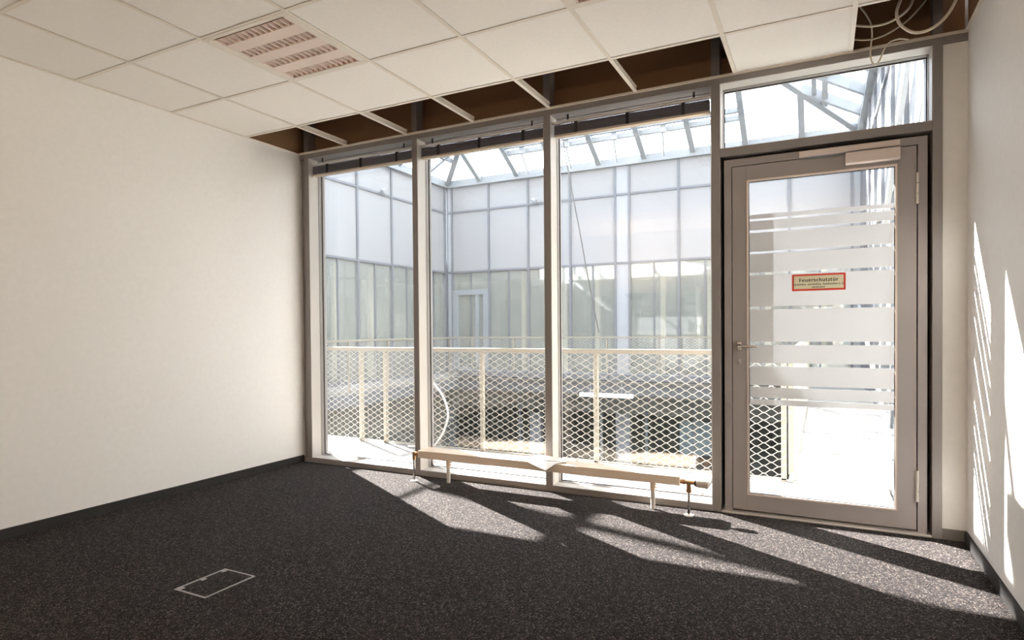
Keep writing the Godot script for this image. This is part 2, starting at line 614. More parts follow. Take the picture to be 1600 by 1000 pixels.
func lettering(parent: Node, words: String, high: float, at: Vector3, stretch: float, bold := false) -> void:
	var t := TextMesh.new()
	t.text = words
	var f := SystemFont.new()
	f.font_names = PackedStringArray(["Droid Sans"])
	f.font_weight = 700 if bold else 400
	t.font = f
	t.font_size = 64
	t.pixel_size = high / 64.0 * 1.15
	t.depth = 0.0003
	t.curve_step = 1.0
	var o := MeshInstance3D.new()
	o.name = "lettering"
	o.mesh = t
	o.material_override = M.ink
	o.position = at
	o.scale = Vector3(stretch, 1, 1)
	parent.add_child(o, true)

# ------------------------------------------------------------------ atrium
func walkways() -> void:
	var w := thing("walkway_floor", "pale concrete slab walkway around the atrium at office level", "walkway", "structure")
	part("slab", w, M.kerb, AX0, AX1, -0.3, -0.06, -1.12, -0.2)
	part("slab", w, M.kerb, 3.93, AX1, -0.3, -0.06, AZ, -1.12)
	part("slab", w, M.kerb, AX0, 3.93, -0.3, -0.06, AZ, -8.86)
	part("slab", w, M.kerb, AX0, -3.93, -0.3, -0.06, -8.86, -1.12)
	# paving slabs with open joints
	var x := AX0
	while x < AX1 - 0.1:
		var x2 := minf(x + 1.2, AX1)
		part("paving_slab", w, M.concrete, x + 0.011, x2 - 0.011, -0.06, -0.012, -1.12, -0.203, 0.002)
		x += 1.2
	var z := -1.12
	while z > AZ + 0.1:
		var z2 := maxf(z - 1.2, AZ)
		part("paving_slab", w, M.concrete, 3.93, AX1 - 0.003, -0.06, -0.012, z2 + 0.012, z - 0.012, 0.002)
		part("paving_slab", w, M.concrete, AX0 + 0.003, -3.93, -0.06, -0.012, z2 + 0.012, z - 0.012, 0.002)
		z -= 1.2
	x = -3.93
	while x < 3.9:
		var x2 := minf(x + 1.2, 3.93)
		part("paving_slab", w, M.concrete, x + 0.003, x2 - 0.003, -0.06, -0.012, AZ, -8.86, 0.002)
		x += 1.2
	var k := thing("edge_gutter", "long pale metal gutter along the edge of the opposite walkway", "gutter")
	for i in 4:
		part("gutter_length", k, M.kerb, -3.9 + i * 1.95 + 0.006, -3.9 + (i + 1) * 1.95 - 0.006, 0.02, 0.19, -8.77, -8.70, 0.02)
	var c := obj("canopy_slab", box_st(AX0, 1.19, 3.1, 3.3, -1.3, -0.2), M.canopy)
	tag(c, "concrete canopy slab over the walkway outside the first window bays", "canopy", "structure")

func facade_grid(f: Node3D, along: Array, half: bool, flip: int, at: float, clear_after := 99.0) -> void:
	# along: positions of the vertical mullions; flip 0: facade across z at z=at, 1: facade across x at x=at
	var inward := 1.0 if (flip == 0 or at < 0.0) else -1.0
	var mk := func(called: String, parent: Node, m: Material, a0: float, a1: float, y0: float, y1: float, d0: float, d1: float) -> MeshInstance3D:
		var lo := at + minf(d0 * inward, d1 * inward)
		var hi := at + maxf(d0 * inward, d1 * inward)
		if flip == 0:
			return part(called, parent, m, a0, a1, y0, y1, lo, hi)
		return part(called, parent, m, lo, hi, y0, y1, a0, a1)
	var first: float = along[0]
	var last: float = along[-1]
	for a in along:
		mk.call("mullion", f, M.mullion, a - 0.025, a + 0.025, -0.06, EAVE, -0.06, 0.03)
	for y in [4.34, 2.72]:
		mk.call("transom", f, M.mullion, first, last, y - 0.025, y + 0.025, -0.06, 0.02)
	for i in along.size() - 1:
		var a0: float = along[i] + 0.025
		var a1: float = along[i + 1] - 0.025
		if a1 - a0 < 0.5:
			mk.call("column_casing", f, M.column, a0, a1, -3.2, EAVE, -0.2, 0.0)
			continue
		var clear: bool = flip == 1 and a0 > clear_after
		var skin: Material = M.roof_glass if clear else M.panel
		mk.call("upper_panel", f, skin, a0, a1, 4.365, EAVE, -0.03, -0.01)
		mk.call("upper_panel", f, skin, a0, a1, 2.745, 4.315, -0.03, -0.01)
		if half:
			var m := (a0 + a1) / 2
			mk.call("glazing_bar", f, M.mullion, m - 0.015, m + 0.015, 0.0, 2.695, -0.05, 0.0)
			mk.call("pane", f, M.facade_glass, a0, m - 0.015, 0.0, 2.695, -0.035, -0.025)
			mk.call("pane", f, M.facade_glass, m + 0.015, a1, 0.0, 2.695, -0.035, -0.025)
		else:
			mk.call("pane", f, M.facade_glass, a0, a1, 0.0, 2.695, -0.035, -0.025)
	mk.call("foot_rail", f, M.mullion, first, last, -0.012, 0.06, -0.06, 0.01)

func facades() -> void:
	var far := thing("atrium_facade", "opposite atrium facade with a pale column between its glazed bays", "facade")
	facade_grid(far, [-4.98, -4.82, -3.68, -2.53, -1.38, -0.231, 0.112, 1.26, 2.41, 3.56, 4.71, 4.88], true, 0, AZ)
	var dr := part("door_frame", far, M.steel, -4.795, -3.705, 2.10, 2.24, AZ - 0.03, AZ + 0.03)
	for x in [[-4.795, -4.64], [-4.10, -4.0], [-3.86, -3.705]]:
		part("door_stile", dr, M.steel, x[0], x[1], 0.0, 2.10, AZ - 0.03, AZ + 0.025)
	part("door_rail", dr, M.steel, -4.64, -3.86, 0.0, 0.16, AZ - 0.03, AZ + 0.025)
	var left := thing("atrium_facade", "atrium facade running away from the first window bay at a right angle", "facade")
	facade_grid(left, [-9.9, -8.82, -7.62, -6.42, -5.22, -4.02, -2.82, -1.62, -0.42], true, 1, AX0, -5.0)
	var right := thing("atrium_facade", "atrium facade with close tall mullions seen through the glazed door", "facade")
	facade_grid(right, [-9.9, -9.2, -7.95, -6.7, -5.45, -4.2, -2.95, -1.7, -0.42], false, 1, AX1)
	# rooms behind the glazing, below the flat roof
	var b := thing("neighbouring_rooms", "plain dim rooms behind the lower atrium glazing under a flat roof", "building", "structure")
	part("room_wall", b, M.inside_wall, AX0 - 4.0, AX1 + 4.0, -3.3, 2.78, AZ - 3.9, AZ - 3.7)
	part("room_wall", b, M.inside_wall, AX0 - 4.0, AX0 - 3.8, -3.3, 2.78, AZ - 3.7, 0.0)
	part("room_wall", b, M.inside_wall, AX1 + 3.8, AX1 + 4.0, -3.3, 2.78, AZ - 3.7, 0.0)
	part("room_wall", b, M.inside_wall, AX0 - 4.0, AX0, -3.3, 2.78, -0.2, 0.0)
	part("room_wall", b, M.inside_wall, AX1, AX1 + 4.0, -3.3, 2.78, -0.2, 0.0)
	for x in [-3.26, -2.05, -1.1, 0.62, 1.75, 3.05, 4.2]:
		part("room_column", b, M.curtain, x - 0.06, x + 0.06, 0.0, 2.78, AZ - 1.3, AZ - 1.18)
	for x in [[-4.5, -3.6], [-3.0, -2.3], [-1.75, -1.25], [-0.9, -0.2], [0.9, 1.6], [2.0, 2.9], [3.3, 4.1]]:
		part("partition", b, M.partition, x[0], x[1], 0.0, 2.05, AZ - 2.2, AZ - 2.1)
	for z in [-8.3, -7.0, -5.8]:
		part("room_column", b, M.curtain, AX0 - 1.3, AX0 - 1.18, 0.0, 2.78, z - 0.06, z + 0.06)
		part("partition", b, M.partition, AX0 - 2.2, AX0 - 2.1, 0.0, 2.05, z - 0.8, z - 0.1)
	for y in [[-3.5, -3.3, 0], [-0.3, 0.0, 0], [2.78, 3.0, 1]]:
		var m: Material = M.inside_floor if y[2] == 0 else M.flat_roof
		part("slab", b, m, AX0 - 4.0, AX1 + 4.0, y[0], y[1], AZ - 3.9, AZ - 0.06)
		part("slab", b, m, AX0 - 4.0, AX0 - 0.06, y[0], y[1], AZ - 0.06, 0.0)
		part("slab", b, m, AX1 + 0.06, AX1 + 4.0, y[0], y[1], AZ - 0.06, 0.0)

func beam(parent: Node, called: String, m: Material, a: Vector3, b: Vector3, wide: float, high: float) -> void:
	var st := begin()
	bar(st, a, b, wide, high)
	obj(called, st, m, parent)

func roof_at(side: int, along: float, up: float) -> Vector3:
	# point on roof slope: side 0 far, 1 left, 2 right, 3 near; along in plan, up = plan distance from the eaves
	var y := EAVE + 0.1 + PITCH * up
	match side:
		0: return Vector3(along, y, AZ + up)
		1: return Vector3(AX0 + up, y, along)
		2: return Vector3(AX1 - up, y, along)
	return Vector3(along, y, -0.15 - up)

func roof() -> void:
	var r := thing("glass_roof", "pitched glass roof on pale steel hips and rafters over the atrium", "roof")
	var mid := (AX0 + AX1) / 2
	var apex := Vector3(mid, EAVE + 0.1 + PITCH * 4.93, -5.07)
	# eaves
	beam(r, "eaves_beam", M.steel, Vector3(AX0 - 0.1, EAVE + 0.09, AZ), Vector3(AX1 + 0.1, EAVE + 0.09, AZ), 0.2, 0.18)
	beam(r, "eaves_beam", M.steel, Vector3(AX0 - 0.1, EAVE + 0.09, -0.15), Vector3(AX1 + 0.1, EAVE + 0.09, -0.15), 0.2, 0.18)
	beam(r, "eaves_beam", M.steel, Vector3(AX0, EAVE + 0.09, AZ), Vector3(AX0, EAVE + 0.09, -4.8), 0.2, 0.18)
	beam(r, "eaves_beam", M.steel, Vector3(AX0, EAVE + 0.02, -4.8), Vector3(AX0, EAVE + 0.02, -0.15), 0.04, 0.04)
	beam(r, "eaves_beam", M.steel, Vector3(AX1, EAVE + 0.09, AZ), Vector3(AX1, EAVE + 0.09, -0.15), 0.2, 0.18)
	for c in [Vector3(AX0, EAVE + 0.1, AZ), Vector3(AX1, EAVE + 0.1, AZ), Vector3(AX0, EAVE + 0.1, -0.15), Vector3(AX1, EAVE + 0.1, -0.15)]:
		beam(r, "hip_beam", M.steel, c, apex, 0.14, 0.2)
	var n := 9
	for side in 4:
		var lo: float = AX0 if side in [0, 3] else AZ
		var hi: float = AX1 if side in [0, 3] else -0.15
		var step := (hi - lo) / n
		for i in range(1, n):
			var a := lo + step * i
			var up: float = minf(a - lo, hi - a)
			beam(r, "rafter", M.steel, roof_at(side, a, 0.0), roof_at(side, a, up - 0.03), 0.07 if side == 1 else 0.115, 0.1 if side == 1 else 0.16)
		# ring purlins; the upper one of the first pair carries the vents
		for u in [[0.68, 0.07, M.steel], [1.9, 0.07, M.steel]] if side == 1 else [[0.68, 0.1, M.steel], [0.86, 0.08, M.steel], [1.9, 0.09, M.steel], [3.1, 0.09, M.steel]]:
			var inset: float = maxf(u[0], step * 2.0) if side == 0 else u[0]
			beam(r, "purlin", u[2], roof_at(side, lo + inset, u[0]), roof_at(side, hi - inset, u[0]), u[1], 0.1)
		# panes between the rafters
		for i in n:
			var a0 := lo + step * i + 0.04
			var a1 := lo + step * (i + 1) - 0.04
			var u0: float = minf(a0 - lo, hi - a0)
			var u1: float = minf(a1 - lo, hi - a1)
			var lift := Vector3(0, 0.07, 0)
			var p := [roof_at(side, a0, 0.05), roof_at(side, a1, 0.05), roof_at(side, a1, maxf(u1 - 0.06, 0.06)), roof_at(side, a0, maxf(u0 - 0.06, 0.06))]
			var st := begin()
			hexa(st, [p[0] + lift, p[1] + lift, p[2] + lift, p[3] + lift, p[0] + lift * 1.1, p[1] + lift * 1.1, p[2] + lift * 1.1, p[3] + lift * 1.1])
			obj("pane", st, M.roof_glass, r)
	# chain actuators of the vents on the far slope
	for x in [-2.3, -1.15, 0.0, 1.1]:
		var st := begin()
		var q := roof_at(0, x, 0.72)
		bx(st, q.x - 0.06, q.x + 0.06, q.y - 0.12, q.y + 0.04, q.z + 0.02, q.z + 0.12)
		var o := obj("vent_motor", st, M.column, r)
		st = begin()
		tube(st, [q + Vector3(0, -0.1, 0.1), roof_at(0, x - 0.14, 0.05) + Vector3(0, -0.05, 0.1)], 0.018, 6)
		tube(st, [q + Vector3(0, 0, 0.08), q + Vector3(0.06, 0.5, 0.55)], 0.012, 6)
		obj("push_rod", st, M.column, o)

func lower_storey() -> void:
	var g := obj("floor_lower", box_st(AX0, AX1, -3.5, -3.3, AZ, 0.0), M.concrete)
	tag(g, "pale floor of the atrium one storey below the walkway", "floor", "structure")
	var far := thing("wall_far", "lower storey wall of grey panels over dark glazing below the opposite walkway", "wall", "structure")
	for k in 9:
		var x := AX0 + k * 1.1
		part("grey_panel", far, M.lower_panel, x + 0.01, x + 1.09, -0.86, -0.32, AZ - 0.05, AZ + 0.02)
		part("pane", far, M.lower_glass, x + 0.03, x + 1.07, -3.2, -0.86, AZ - 0.04, AZ - 0.03)
		part("post", far, M.steel, x - 0.03, x + 0.03, -3.3, -0.32, AZ - 0.06, AZ + 0.03)
	part("column_casing", far, M.column, -0.231, 0.112, -3.3, -0.86, AZ - 0.1, AZ + 0.06)
	part("column_casing", far, M.column, -2.5, -2.2, -3.3, -0.95, AZ - 0.1, AZ + 0.06)
	part("blue_pane", far, M.blue_pane, 1.26, 2.32, -1.7, -0.95, AZ - 0.01, AZ + 0.01)
	var left := thing("wall_side", "lower storey wall of pale panels below the receding atrium facade", "wall", "structure")
	for k in 9:
		var z := AZ + k * 1.1
		part("grey_panel", left, M.lower_panel, AX0 - 0.05, AX0 + 0.02, -3.3, -0.32, z + 0.01, z + 1.09)
	var right := thing("wall_lower", "lower storey wall below the facade with close tall mullions", "wall", "structure")
	part("grey_panel", right, M.lower_panel, AX1 - 0.02, AX1 + 0.05, -3.3, -0.32, AZ, 0.0)
	var near := thing("wall_near", "lower storey wall below the office window", "wall", "structure")
	part("grey_panel", near, M.lower_panel, AX0, AX1, -3.3, -0.3, -0.2, -0.1)

func lattice(length: float, y0: float, y1: float, cw: float, ch: float, r: float) -> ArrayMesh:
	# expanded metal: diamond cells between two heights, along x from 0 to length
	var st := begin()
	var nx := int(round(length / cw))
	var ny := int(round((y1 - y0) / ch))
	var dx := length / nx
	var dy := (y1 - y0) / ny
	for j in ny * 2:
		for i in nx:
			var ya := y0 + dy * j / 2.0
			var yb := ya + dy / 2.0
			var s := 0.0 if j % 2 == 0 else dx / 2
			# a knot at x = i*dx + s on the lower line spreads to both sides on the upper line
			for t in [-1.0, 1.0]:
				var xa := i * dx + s
				var xb: float = xa + t * dx / 2
				if xb < -0.001 or xb > length + 0.001:
					continue
				var k: float = 0.11 * dx * t
				strand(st, Vector3(xa, ya, 0), Vector3(xa + k, ya + dy * 0.06, 0), r)
				strand(st, Vector3(xa + k, ya + dy * 0.06, 0), Vector3(xb - k, yb - dy * 0.06, 0), r)
				strand(st, Vector3(xb - k, yb - dy * 0.06, 0), Vector3(xb, yb, 0), r)
	return st.commit()

func strand(st: SurfaceTool, a: Vector3, b: Vector3, r: float) -> void:
	# a flat strand as a prism of three faces
	var d := (b - a).normalized()
	var s := Vector3(-d.y, d.x, 0) * r
	var f := Vector3(0, 0, r * 0.4)
	quad(st, a + s, a + f, b + f, b + s, s + f)
	quad(st, a + f, a - s, b - s, b + f, f - s)
	quad(st, a - s, a + s, b + s, b - s, -f)

func railing(label: String, from: Vector3, to: Vector3, posts: Array, cw: float, ch: float, r: float) -> Node3D:
	var o := thing("mesh_railing", label, "railing")
	var length := from.distance_to(to)
	o.position = from
	o.rotation.y = atan2(-(to - from).z, (to - from).x)
	part("top_rail", o, M.rail, 0, length, 0.95, 0.99, -0.025, 0.025, 0.003)
	part("bottom_bar", o, M.rail, 0, length, 0.0, 0.012, -0.012, 0.012)
	for p in posts:
		part("post", o, M.rail, p - 0.018, p + 0.018, -0.012, 0.95, -0.03, 0.012, 0.002)
	var m := MeshInstance3D.new()
	m.name = "wire_mesh"
	m.mesh = lattice(length, 0.012, 0.95, cw, ch, r)
	m.material_override = M.mesh
	m.position.z = 0.018
	m.set_meta("kind", "stuff")
	o.add_child(m)
	return o

func railings() -> void:
	var near := []
	for x in [-2.4, -1.2, -0.246, 0.081, 1.245, 2.393, 3.9]:
		near.append(x + 3.92)
	railing("cream diamond mesh railing right outside the office windows", Vector3(-3.92, 0, -1.05), Vector3(3.92, 0, -1.05), near, 0.108, 0.0575, 0.0029)
	var side := []
	for k in 7:
		side.append(0.3 + k * 1.18)
	railing("cream diamond mesh railing running away from the glazed door along the walkway", Vector3(3.95, 0, -1.02), Vector3(3.95, 0, -8.78), side, 0.108, 0.0575, 0.0029)
	var across := []
	for k in 7:
		across.append(0.4 + k * 1.15)
	railing("cream mesh railing along the opposite walkway before the pale column", Vector3(-3.92, 0, -8.82), Vector3(3.92, 0, -8.82), across, 0.108, 0.0575, 0.0022)
	railing("cream mesh railing before the receding atrium facade", Vector3(-3.95, 0, -8.78), Vector3(-3.95, 0, -1.02), side, 0.108, 0.0575, 0.0022)

# ------------------------------------------------------------------ things in the room
func radiator() -> void:
	var r := thing("bench_radiator", "low beige bench radiator on short legs in front of the windows", "radiator")
	var st := begin()
	var x0 := 1.378
	var x1 := 3.366
	# case: front, back, ends and bottom, open at the top where the grille lies
	cbx(st, x0, x1, 0.184, 0.241, 0.160, 0.172, 0.0025)
	cbx(st, x0, x1, 0.184, 0.241, 0.018, 0.030, 0.0025)
	bx(st, x0, x0 + 0.004, 0.185, 0.241, 0.029, 0.161)
	bx(st, x1 - 0.004, x1, 0.185, 0.241, 0.029, 0.161)
	bx(st, x0 + 0.004, x1 - 0.004, 0.185, 0.190, 0.029, 0.161)
	obj("case", st, M.radiator, r)
	st = begin()
	for k in 12:
		var z := 0.034 + k * 0.0112
		bx(st, x0 + 0.004, x1 - 0.004, 0.234, 0.2395, z, z + 0.0085)
	for k in 21:
		var x := lerpf(x0 + 0.01, x1 - 0.02, k / 20.0)
		bx(st, x, x + 0.01, 0.229, 0.2338, 0.03, 0.16)
	obj("grille", st, M.radiator, r)
	for x in [1.61, 3.18]:
		st = begin()
		tube(st, [Vector3(x, 0.0, 0.1), Vector3(x, 0.186, 0.1)], 0.0145, 14)
		var leg := obj("leg", st, M.silver, r)
		st = begin()
		tube(st, [Vector3(x, 0.12, 0.1), Vector3(x, 0.186, 0.1)], 0.018, 14)
		tube(st, [Vector3(x + 0.012, 0.16, 0.105), Vector3(x + 0.03, 0.16, 0.105)], 0.004, 8)
		tube(st, [Vector3(x + 0.012, 0.142, 0.105), Vector3(x + 0.03, 0.142, 0.105)], 0.004, 8)
		obj("clamp", st, M.radiator, leg)
	# copper feed at the first end
	st = begin()
	tube(st, smooth([Vector3(1.337, 0.0, 0.165), Vector3(1.337, 0.1, 0.165), Vector3(1.337, 0.19, 0.165)], 4), 0.0085, 12)
	var pipe := obj("feed_pipe", st, M.chrome, r)
	st = begin()
	tube(st, [Vector3(1.337, 0.165, 0.165), Vector3(1.337, 0.228, 0.165)], 0.0135, 12)
	tube(st, [Vector3(1.335, 0.212, 0.165), Vector3(1.379, 0.212, 0.160)], 0.0135, 12)
	tube(st, [Vector3(1.349, 0.212, 0.164), Vector3(1.365, 0.212, 0.162)], 0.018, 6)
	obj("elbow", st, M.copper, pipe)
	st = begin()
	tube(st, [Vector3(1.337, 0.0, 0.165), Vector3(1.337, 0.006, 0.165)], 0.028, 18)
	obj("rosette", st, M.tube, pipe)
	# valve at the other end
	st = begin()
	tube(st, [Vector3(3.418, 0.0, 0.155), Vector3(3.418, 0.19, 0.155)], 0.0085, 12)
	var ret := obj("return_pipe", st, M.chrome, r)
	st = begin()
	tube(st, [Vector3(3.418, 0.145, 0.155), Vector3(3.418, 0.2, 0.155)], 0.0145, 12)
	tube(st, [Vector3(3.418, 0.15, 0.155), Vector3(3.418, 0.165, 0.155)], 0.019, 6)
	tube(st, [Vector3(3.363, 0.207, 0.145), Vector3(3.46, 0.207, 0.155)], 0.0135, 12)
	tube(st, [Vector3(3.378, 0.207, 0.147), Vector3(3.394, 0.207, 0.148)], 0.018, 6)
	obj("valve", st, M.copper, ret)
	st = begin()
	tube(st, [Vector3(3.455, 0.207, 0.155), Vector3(3.468, 0.207, 0.155)], 0.021, 16)
	obj("valve_collar", st, M.clip, ret)
	st = begin()
	tube(st, [Vector3(3.466, 0.207, 0.155), Vector3(3.472, 0.207, 0.155), Vector3(3.53, 0.207, 0.155), Vector3(3.536, 0.207, 0.155)], 0.0245, 20)
	for k in 16:
		var a := TAU * k / 16
		tube(st, [Vector3(3.476, 0.207 + cos(a) * 0.0245, 0.155 + sin(a) * 0.0245), Vector3(3.53, 0.207 + cos(a) * 0.0245, 0.155 + sin(a) * 0.0245)], 0.0022, 5)
	obj("thermostat", st, M.knob, ret)
	st = begin()
	tube(st, [Vector3(3.418, 0.0, 0.155), Vector3(3.418, 0.006, 0.155)], 0.03, 18)
	obj("rosette", st, M.tube, ret)
	paper()

func paper() -> void:
	# a folded sheet lying over the front edge of the radiator
	var y := 0.2425
	var a := Vector3(2.285, y + 0.002, 0.155)
	var b := Vector3(2.30, y + 0.012, 0.03)
	var c := Vector3(2.50, y + 0.016, 0.028)
	var d := Vector3(2.585, y + 0.004, 0.085)
	var e := Vector3(2.53, y + 0.003, 0.172)
	var tip := Vector3(2.50, 0.218, 0.28)
	var f := Vector3(2.40, y + 0.004, 0.174)
	var st := begin()
	var t := Vector3(0, 0.0016, 0)
	var sheet := func(p: Array) -> void:
		for i in range(1, p.size() - 1):
			var n: Vector3 = (p[i] - p[0]).cross(p[i + 1] - p[0]).normalized()
			if n.y < 0.0:
				n = -n
			tri(st, p[0] + t, p[i] + t, p[i + 1] + t, n)
			tri(st, p[0], p[i], p[i + 1], -n)
		for i in p.size():
			var q: Vector3 = p[(i + 1) % p.size()]
			quad(st, p[i], q, q + t, p[i] + t, (p[i] + q) / 2.0 - p[0])
	sheet.call([a, b, c, e, f])
	sheet.call([c, d, e])
	sheet.call([f, e, tip])
	sheet.call([a, f, Vector3(2.37, 0.236, 0.215)])
	sheet.call([f, tip, Vector3(2.37, 0.236, 0.215)])
	var g := Vector3(0.02, 0.006, -0.004)
	sheet.call([a + g, b + g * 1.3, (c + d) / 2 + g, (e + d) / 2 + g])
	var o := obj("paper_sheet", st, M.paper)
	tag(o, "crumpled white paper sheet hanging over the edge of the radiator", "paper")

func blind(k: int) -> void:
	var spans := [[0.112, 1.222], [1.28, 2.374], [2.437, 3.53]]
	var words := ["raised grey venetian blind in the bay beside the plain wall", "raised grey venetian blind in the bay between the two other blinds", "raised grey venetian blind in the bay beside the glazed door"]
	var x0: float = spans[k][0]
	var x1: float = spans[k][1]
	var b := thing("venetian_blind", words[k], "blind", "", "raised blinds under the window heads")
	var st := begin()
	tube(st, [Vector3(x0, 2.640, -0.052), Vector3(x1, 2.640, -0.052)], 0.0125, 14)
	obj("head_tube", st, M.alu, b)
	st = begin()
	for i in 13:
		var y := 2.553 + i * 0.0053
		var dz := 0.002 * sin(i * 2.1)
		cbx(st, x0 + 0.01, x1 - 0.012, y, y + 0.0042, -0.085 + dz, -0.036 + dz, 0.001)
	var s := obj("slat_stack", st, M.slat, b)
	s.set_meta("kind", "stuff")
	part("bottom_rail", b, M.blind_rail, x0 + 0.008, x1 - 0.01, 2.537, 2.552, -0.086, -0.034, 0.002)
	for f in [0.16, 0.5, 0.84]:
		var x := lerpf(x0, x1, f)
		part("ladder_clip", b, M.clip, x - 0.011, x + 0.011, 2.55, 2.628, -0.0865, -0.0325, 0.001)
	for f in [0.1, 0.9]:
		var x := lerpf(x0, x1, f)
		part("hanger", b, M.clip, x - 0.007, x + 0.007, 2.636, 2.69, -0.054, -0.05)
	st = begin()
	for f in [0.13, 0.87]:
		var x := lerpf(x0, x1, f)
		tube(st, [Vector3(x, 2.652, -0.058), Vector3(x + 0.004, 2.61, -0.03)], 0.0025, 6)
	obj("pull_cord", st, M.column, b)

func luminaires() -> void:
	luminaire(2, 1, "unlit square louvre lamp near the plain wall, whole in view")
	luminaire(5, 1, "unlit square louvre lamp in the ceiling over the radiator, on the window side")
	uplight(Vector3(1.6, 0, 4.9), 0.8, "lit uplighter standing behind the viewer nearer the plain wall")
	uplight(Vector3(3.7, 0, 4.9), 1.25, "lit uplighter standing behind the viewer nearer the wall beside the door")

func uplight(at: Vector3, share: float, label: String) -> void:
	var o := thing("floor_lamp", label, "lamp", "", "uplighters at the back of the office")
	o.position = at
	var st := begin()
	tube(st, [Vector3(0, 0, 0), Vector3(0, 0.02, 0)], 0.15, 28)
	obj("base", st, M.silver, o)
	st = begin()
	tube(st, [Vector3(0, 0.02, 0), Vector3(0, 1.6, 0)], 0.014, 12)
	obj("pole", st, M.silver, o)
	st = begin()
	for i in 24:
		var a0 := TAU * i / 24
		var a1 := TAU * (i + 1) / 24
		for k in 4:
			var r0 := 0.03 + 0.17 * k / 4.0
			var r1 := 0.03 + 0.17 * (k + 1) / 4.0
			var y0 := 1.6 + 0.1 * pow(k / 4.0, 2.0)
			var y1 := 1.6 + 0.1 * pow((k + 1) / 4.0, 2.0)
			quad(st, Vector3(cos(a0) * r0, y0, sin(a0) * r0), Vector3(cos(a1) * r0, y0, sin(a1) * r0), Vector3(cos(a1) * r1, y1, sin(a1) * r1), Vector3(cos(a0) * r1, y1, sin(a0) * r1), Vector3.DOWN)
	obj("bowl", st, M.silver, o)
	st = begin()
	tube(st, [Vector3(-0.1, 1.67, 0), Vector3(0.1, 1.67, 0)], 0.012, 10)
	obj("lamp_tube", st, M.tube_lit, o)
	var a := AreaLight3D.new()
	a.name = "lamp_light"
	a.area_size = Vector2(0.22, 0.22)
	a.light_color = Color(1.0, 0.88, 0.76)
	a.light_energy = LAMP_ENERGY * share
	a.area_range = 12.0
	a.area_attenuation = 2.0
	a.shadow_enabled = true
	a.position = Vector3(0, 1.705, 0)
	a.rotation_degrees.x = 90.0
	o.add_child(a)

func luminaire(k: int, row: int, label: String) -> void:
	var x0 := GX + 0.625 * (k - 1) + 0.004
	var z0 := GZ + 0.625 * row + 0.004
	var n := 0.617
	var o := thing("louvre_lamp", label, "lamp", "", "recessed louvre lamps in the ceiling grid")
	o.position = Vector3(x0, H, z0)
	part("housing", o, M.lamp_plate, 0.01, n - 0.01, 0.075, 0.09, 0.01, n - 0.01)
	# outer frame
	var st := begin()
	for f in [[0.0, n, 0.0, 0.028], [0.0, n, n - 0.028, n], [0.0, 0.045, 0.028, n - 0.028], [n - 0.045, n, 0.028, n - 0.028]]:
		cbx(st, f[0], f[1], -0.003, 0.012, f[2], f[3], 0.0015)
	for f in [[0.01, n - 0.01, 0.01, 0.016], [0.01, n - 0.01, n - 0.016, n - 0.01]]:
		bx(st, f[0], f[1], 0.01, 0.08, f[2], f[3])
	for f in [0.012, n - 0.018]:
		bx(st, f, f + 0.006, 0.01, 0.08, 0.016, n - 0.016)
	obj("frame", st, M.grid, o)
	for r in 3:
		var z := 0.110 + r * 0.1565
		part("cover_plate", o, M.lamp_plate, 0.045, n - 0.045, -0.001, 0.01, z, z + 0.083)
	for r in 4:
		var za := 0.030 + r * 0.1565
		var zb := za + 0.078
		st = begin()
		# two curved side mirrors
		for s in 2:
			var e: float = za if s == 0 else zb
			var w: float = 0.018 if s == 0 else -0.018
			for i in 4:
				var f0 := i / 4.0
				var f1 := (i + 1) / 4.0
				quad(st, Vector3(0.045, 0.062 * f0, e + w * f0 * f0), Vector3(n - 0.045, 0.062 * f0, e + w * f0 * f0), Vector3(n - 0.045, 0.062 * f1, e + w * f1 * f1), Vector3(0.045, 0.062 * f1, e + w * f1 * f1), Vector3(0, -0.3, w))
		var m := obj("reflector", st, M.mirror, o)
		st = begin()
		for i in 14:
			var x := lerpf(0.05, n - 0.05, i / 13.0)
			hexa(st, [Vector3(x - 0.004, 0.0, za + 0.001), Vector3(x + 0.004, 0.0, za + 0.001), Vector3(x + 0.004, 0.0, zb - 0.001), Vector3(x - 0.004, 0.0, zb - 0.001), Vector3(x - 0.005, 0.042, za + 0.012), Vector3(x + 0.005, 0.042, za + 0.012), Vector3(x + 0.005, 0.042, zb - 0.012), Vector3(x - 0.005, 0.042, zb - 0.012)])
		obj("louvre_blades", st, M.louvre, m)
		st = begin()
		tube(st, [Vector3(0.05, 0.056, (za + zb) / 2), Vector3(n - 0.05, 0.056, (za + zb) / 2)], 0.008, 10)
		obj("fluorescent_tube", st, M.tube, m)

func floor_box() -> void:
	var o := thing("floor_outlet", "flush floor outlet box with a grey metal rim and carpet lid", "floor outlet")
	var x0 := 1.530
	var x1 := 1.741
	var z0 := 1.977
	var z1 := 2.241
	o.position = Vector3(x0, 0, z0)
	var w := x1 - x0
	var d := z1 - z0
	var st := begin()
	bx(st, 0, 0.010, 0, 0.003, 0, d)
	bx(st, w - 0.008, w, 0, 0.003, 0, d)
	bx(st, 0.010, w - 0.008, 0, 0.003, 0, 0.009)
	bx(st, 0.010, w - 0.008, 0, 0.003, d - 0.009, d)
	bx(st, 0.010, 0.034, 0, 0.003, 0.009, 0.034)
	bx(st, 0.010, 0.034, 0, 0.003, d - 0.034, d - 0.009)
	bx(st, 0.010, 0.034, 0, 0.003, d / 2 - 0.012, d / 2 + 0.012)
	obj("rim", st, M.rim, o)
	part("cable_slot", o, M.dark_hole, 0.010, 0.032, 0, 0.0012, 0.034, d / 2 - 0.012)
	part("cable_slot", o, M.dark_hole, 0.010, 0.032, 0, 0.0012, d / 2 + 0.012, d - 0.034)
	part("lid", o, M.carpet, 0.034, w - 0.008, 0, 0.0025, 0.009, d - 0.009)

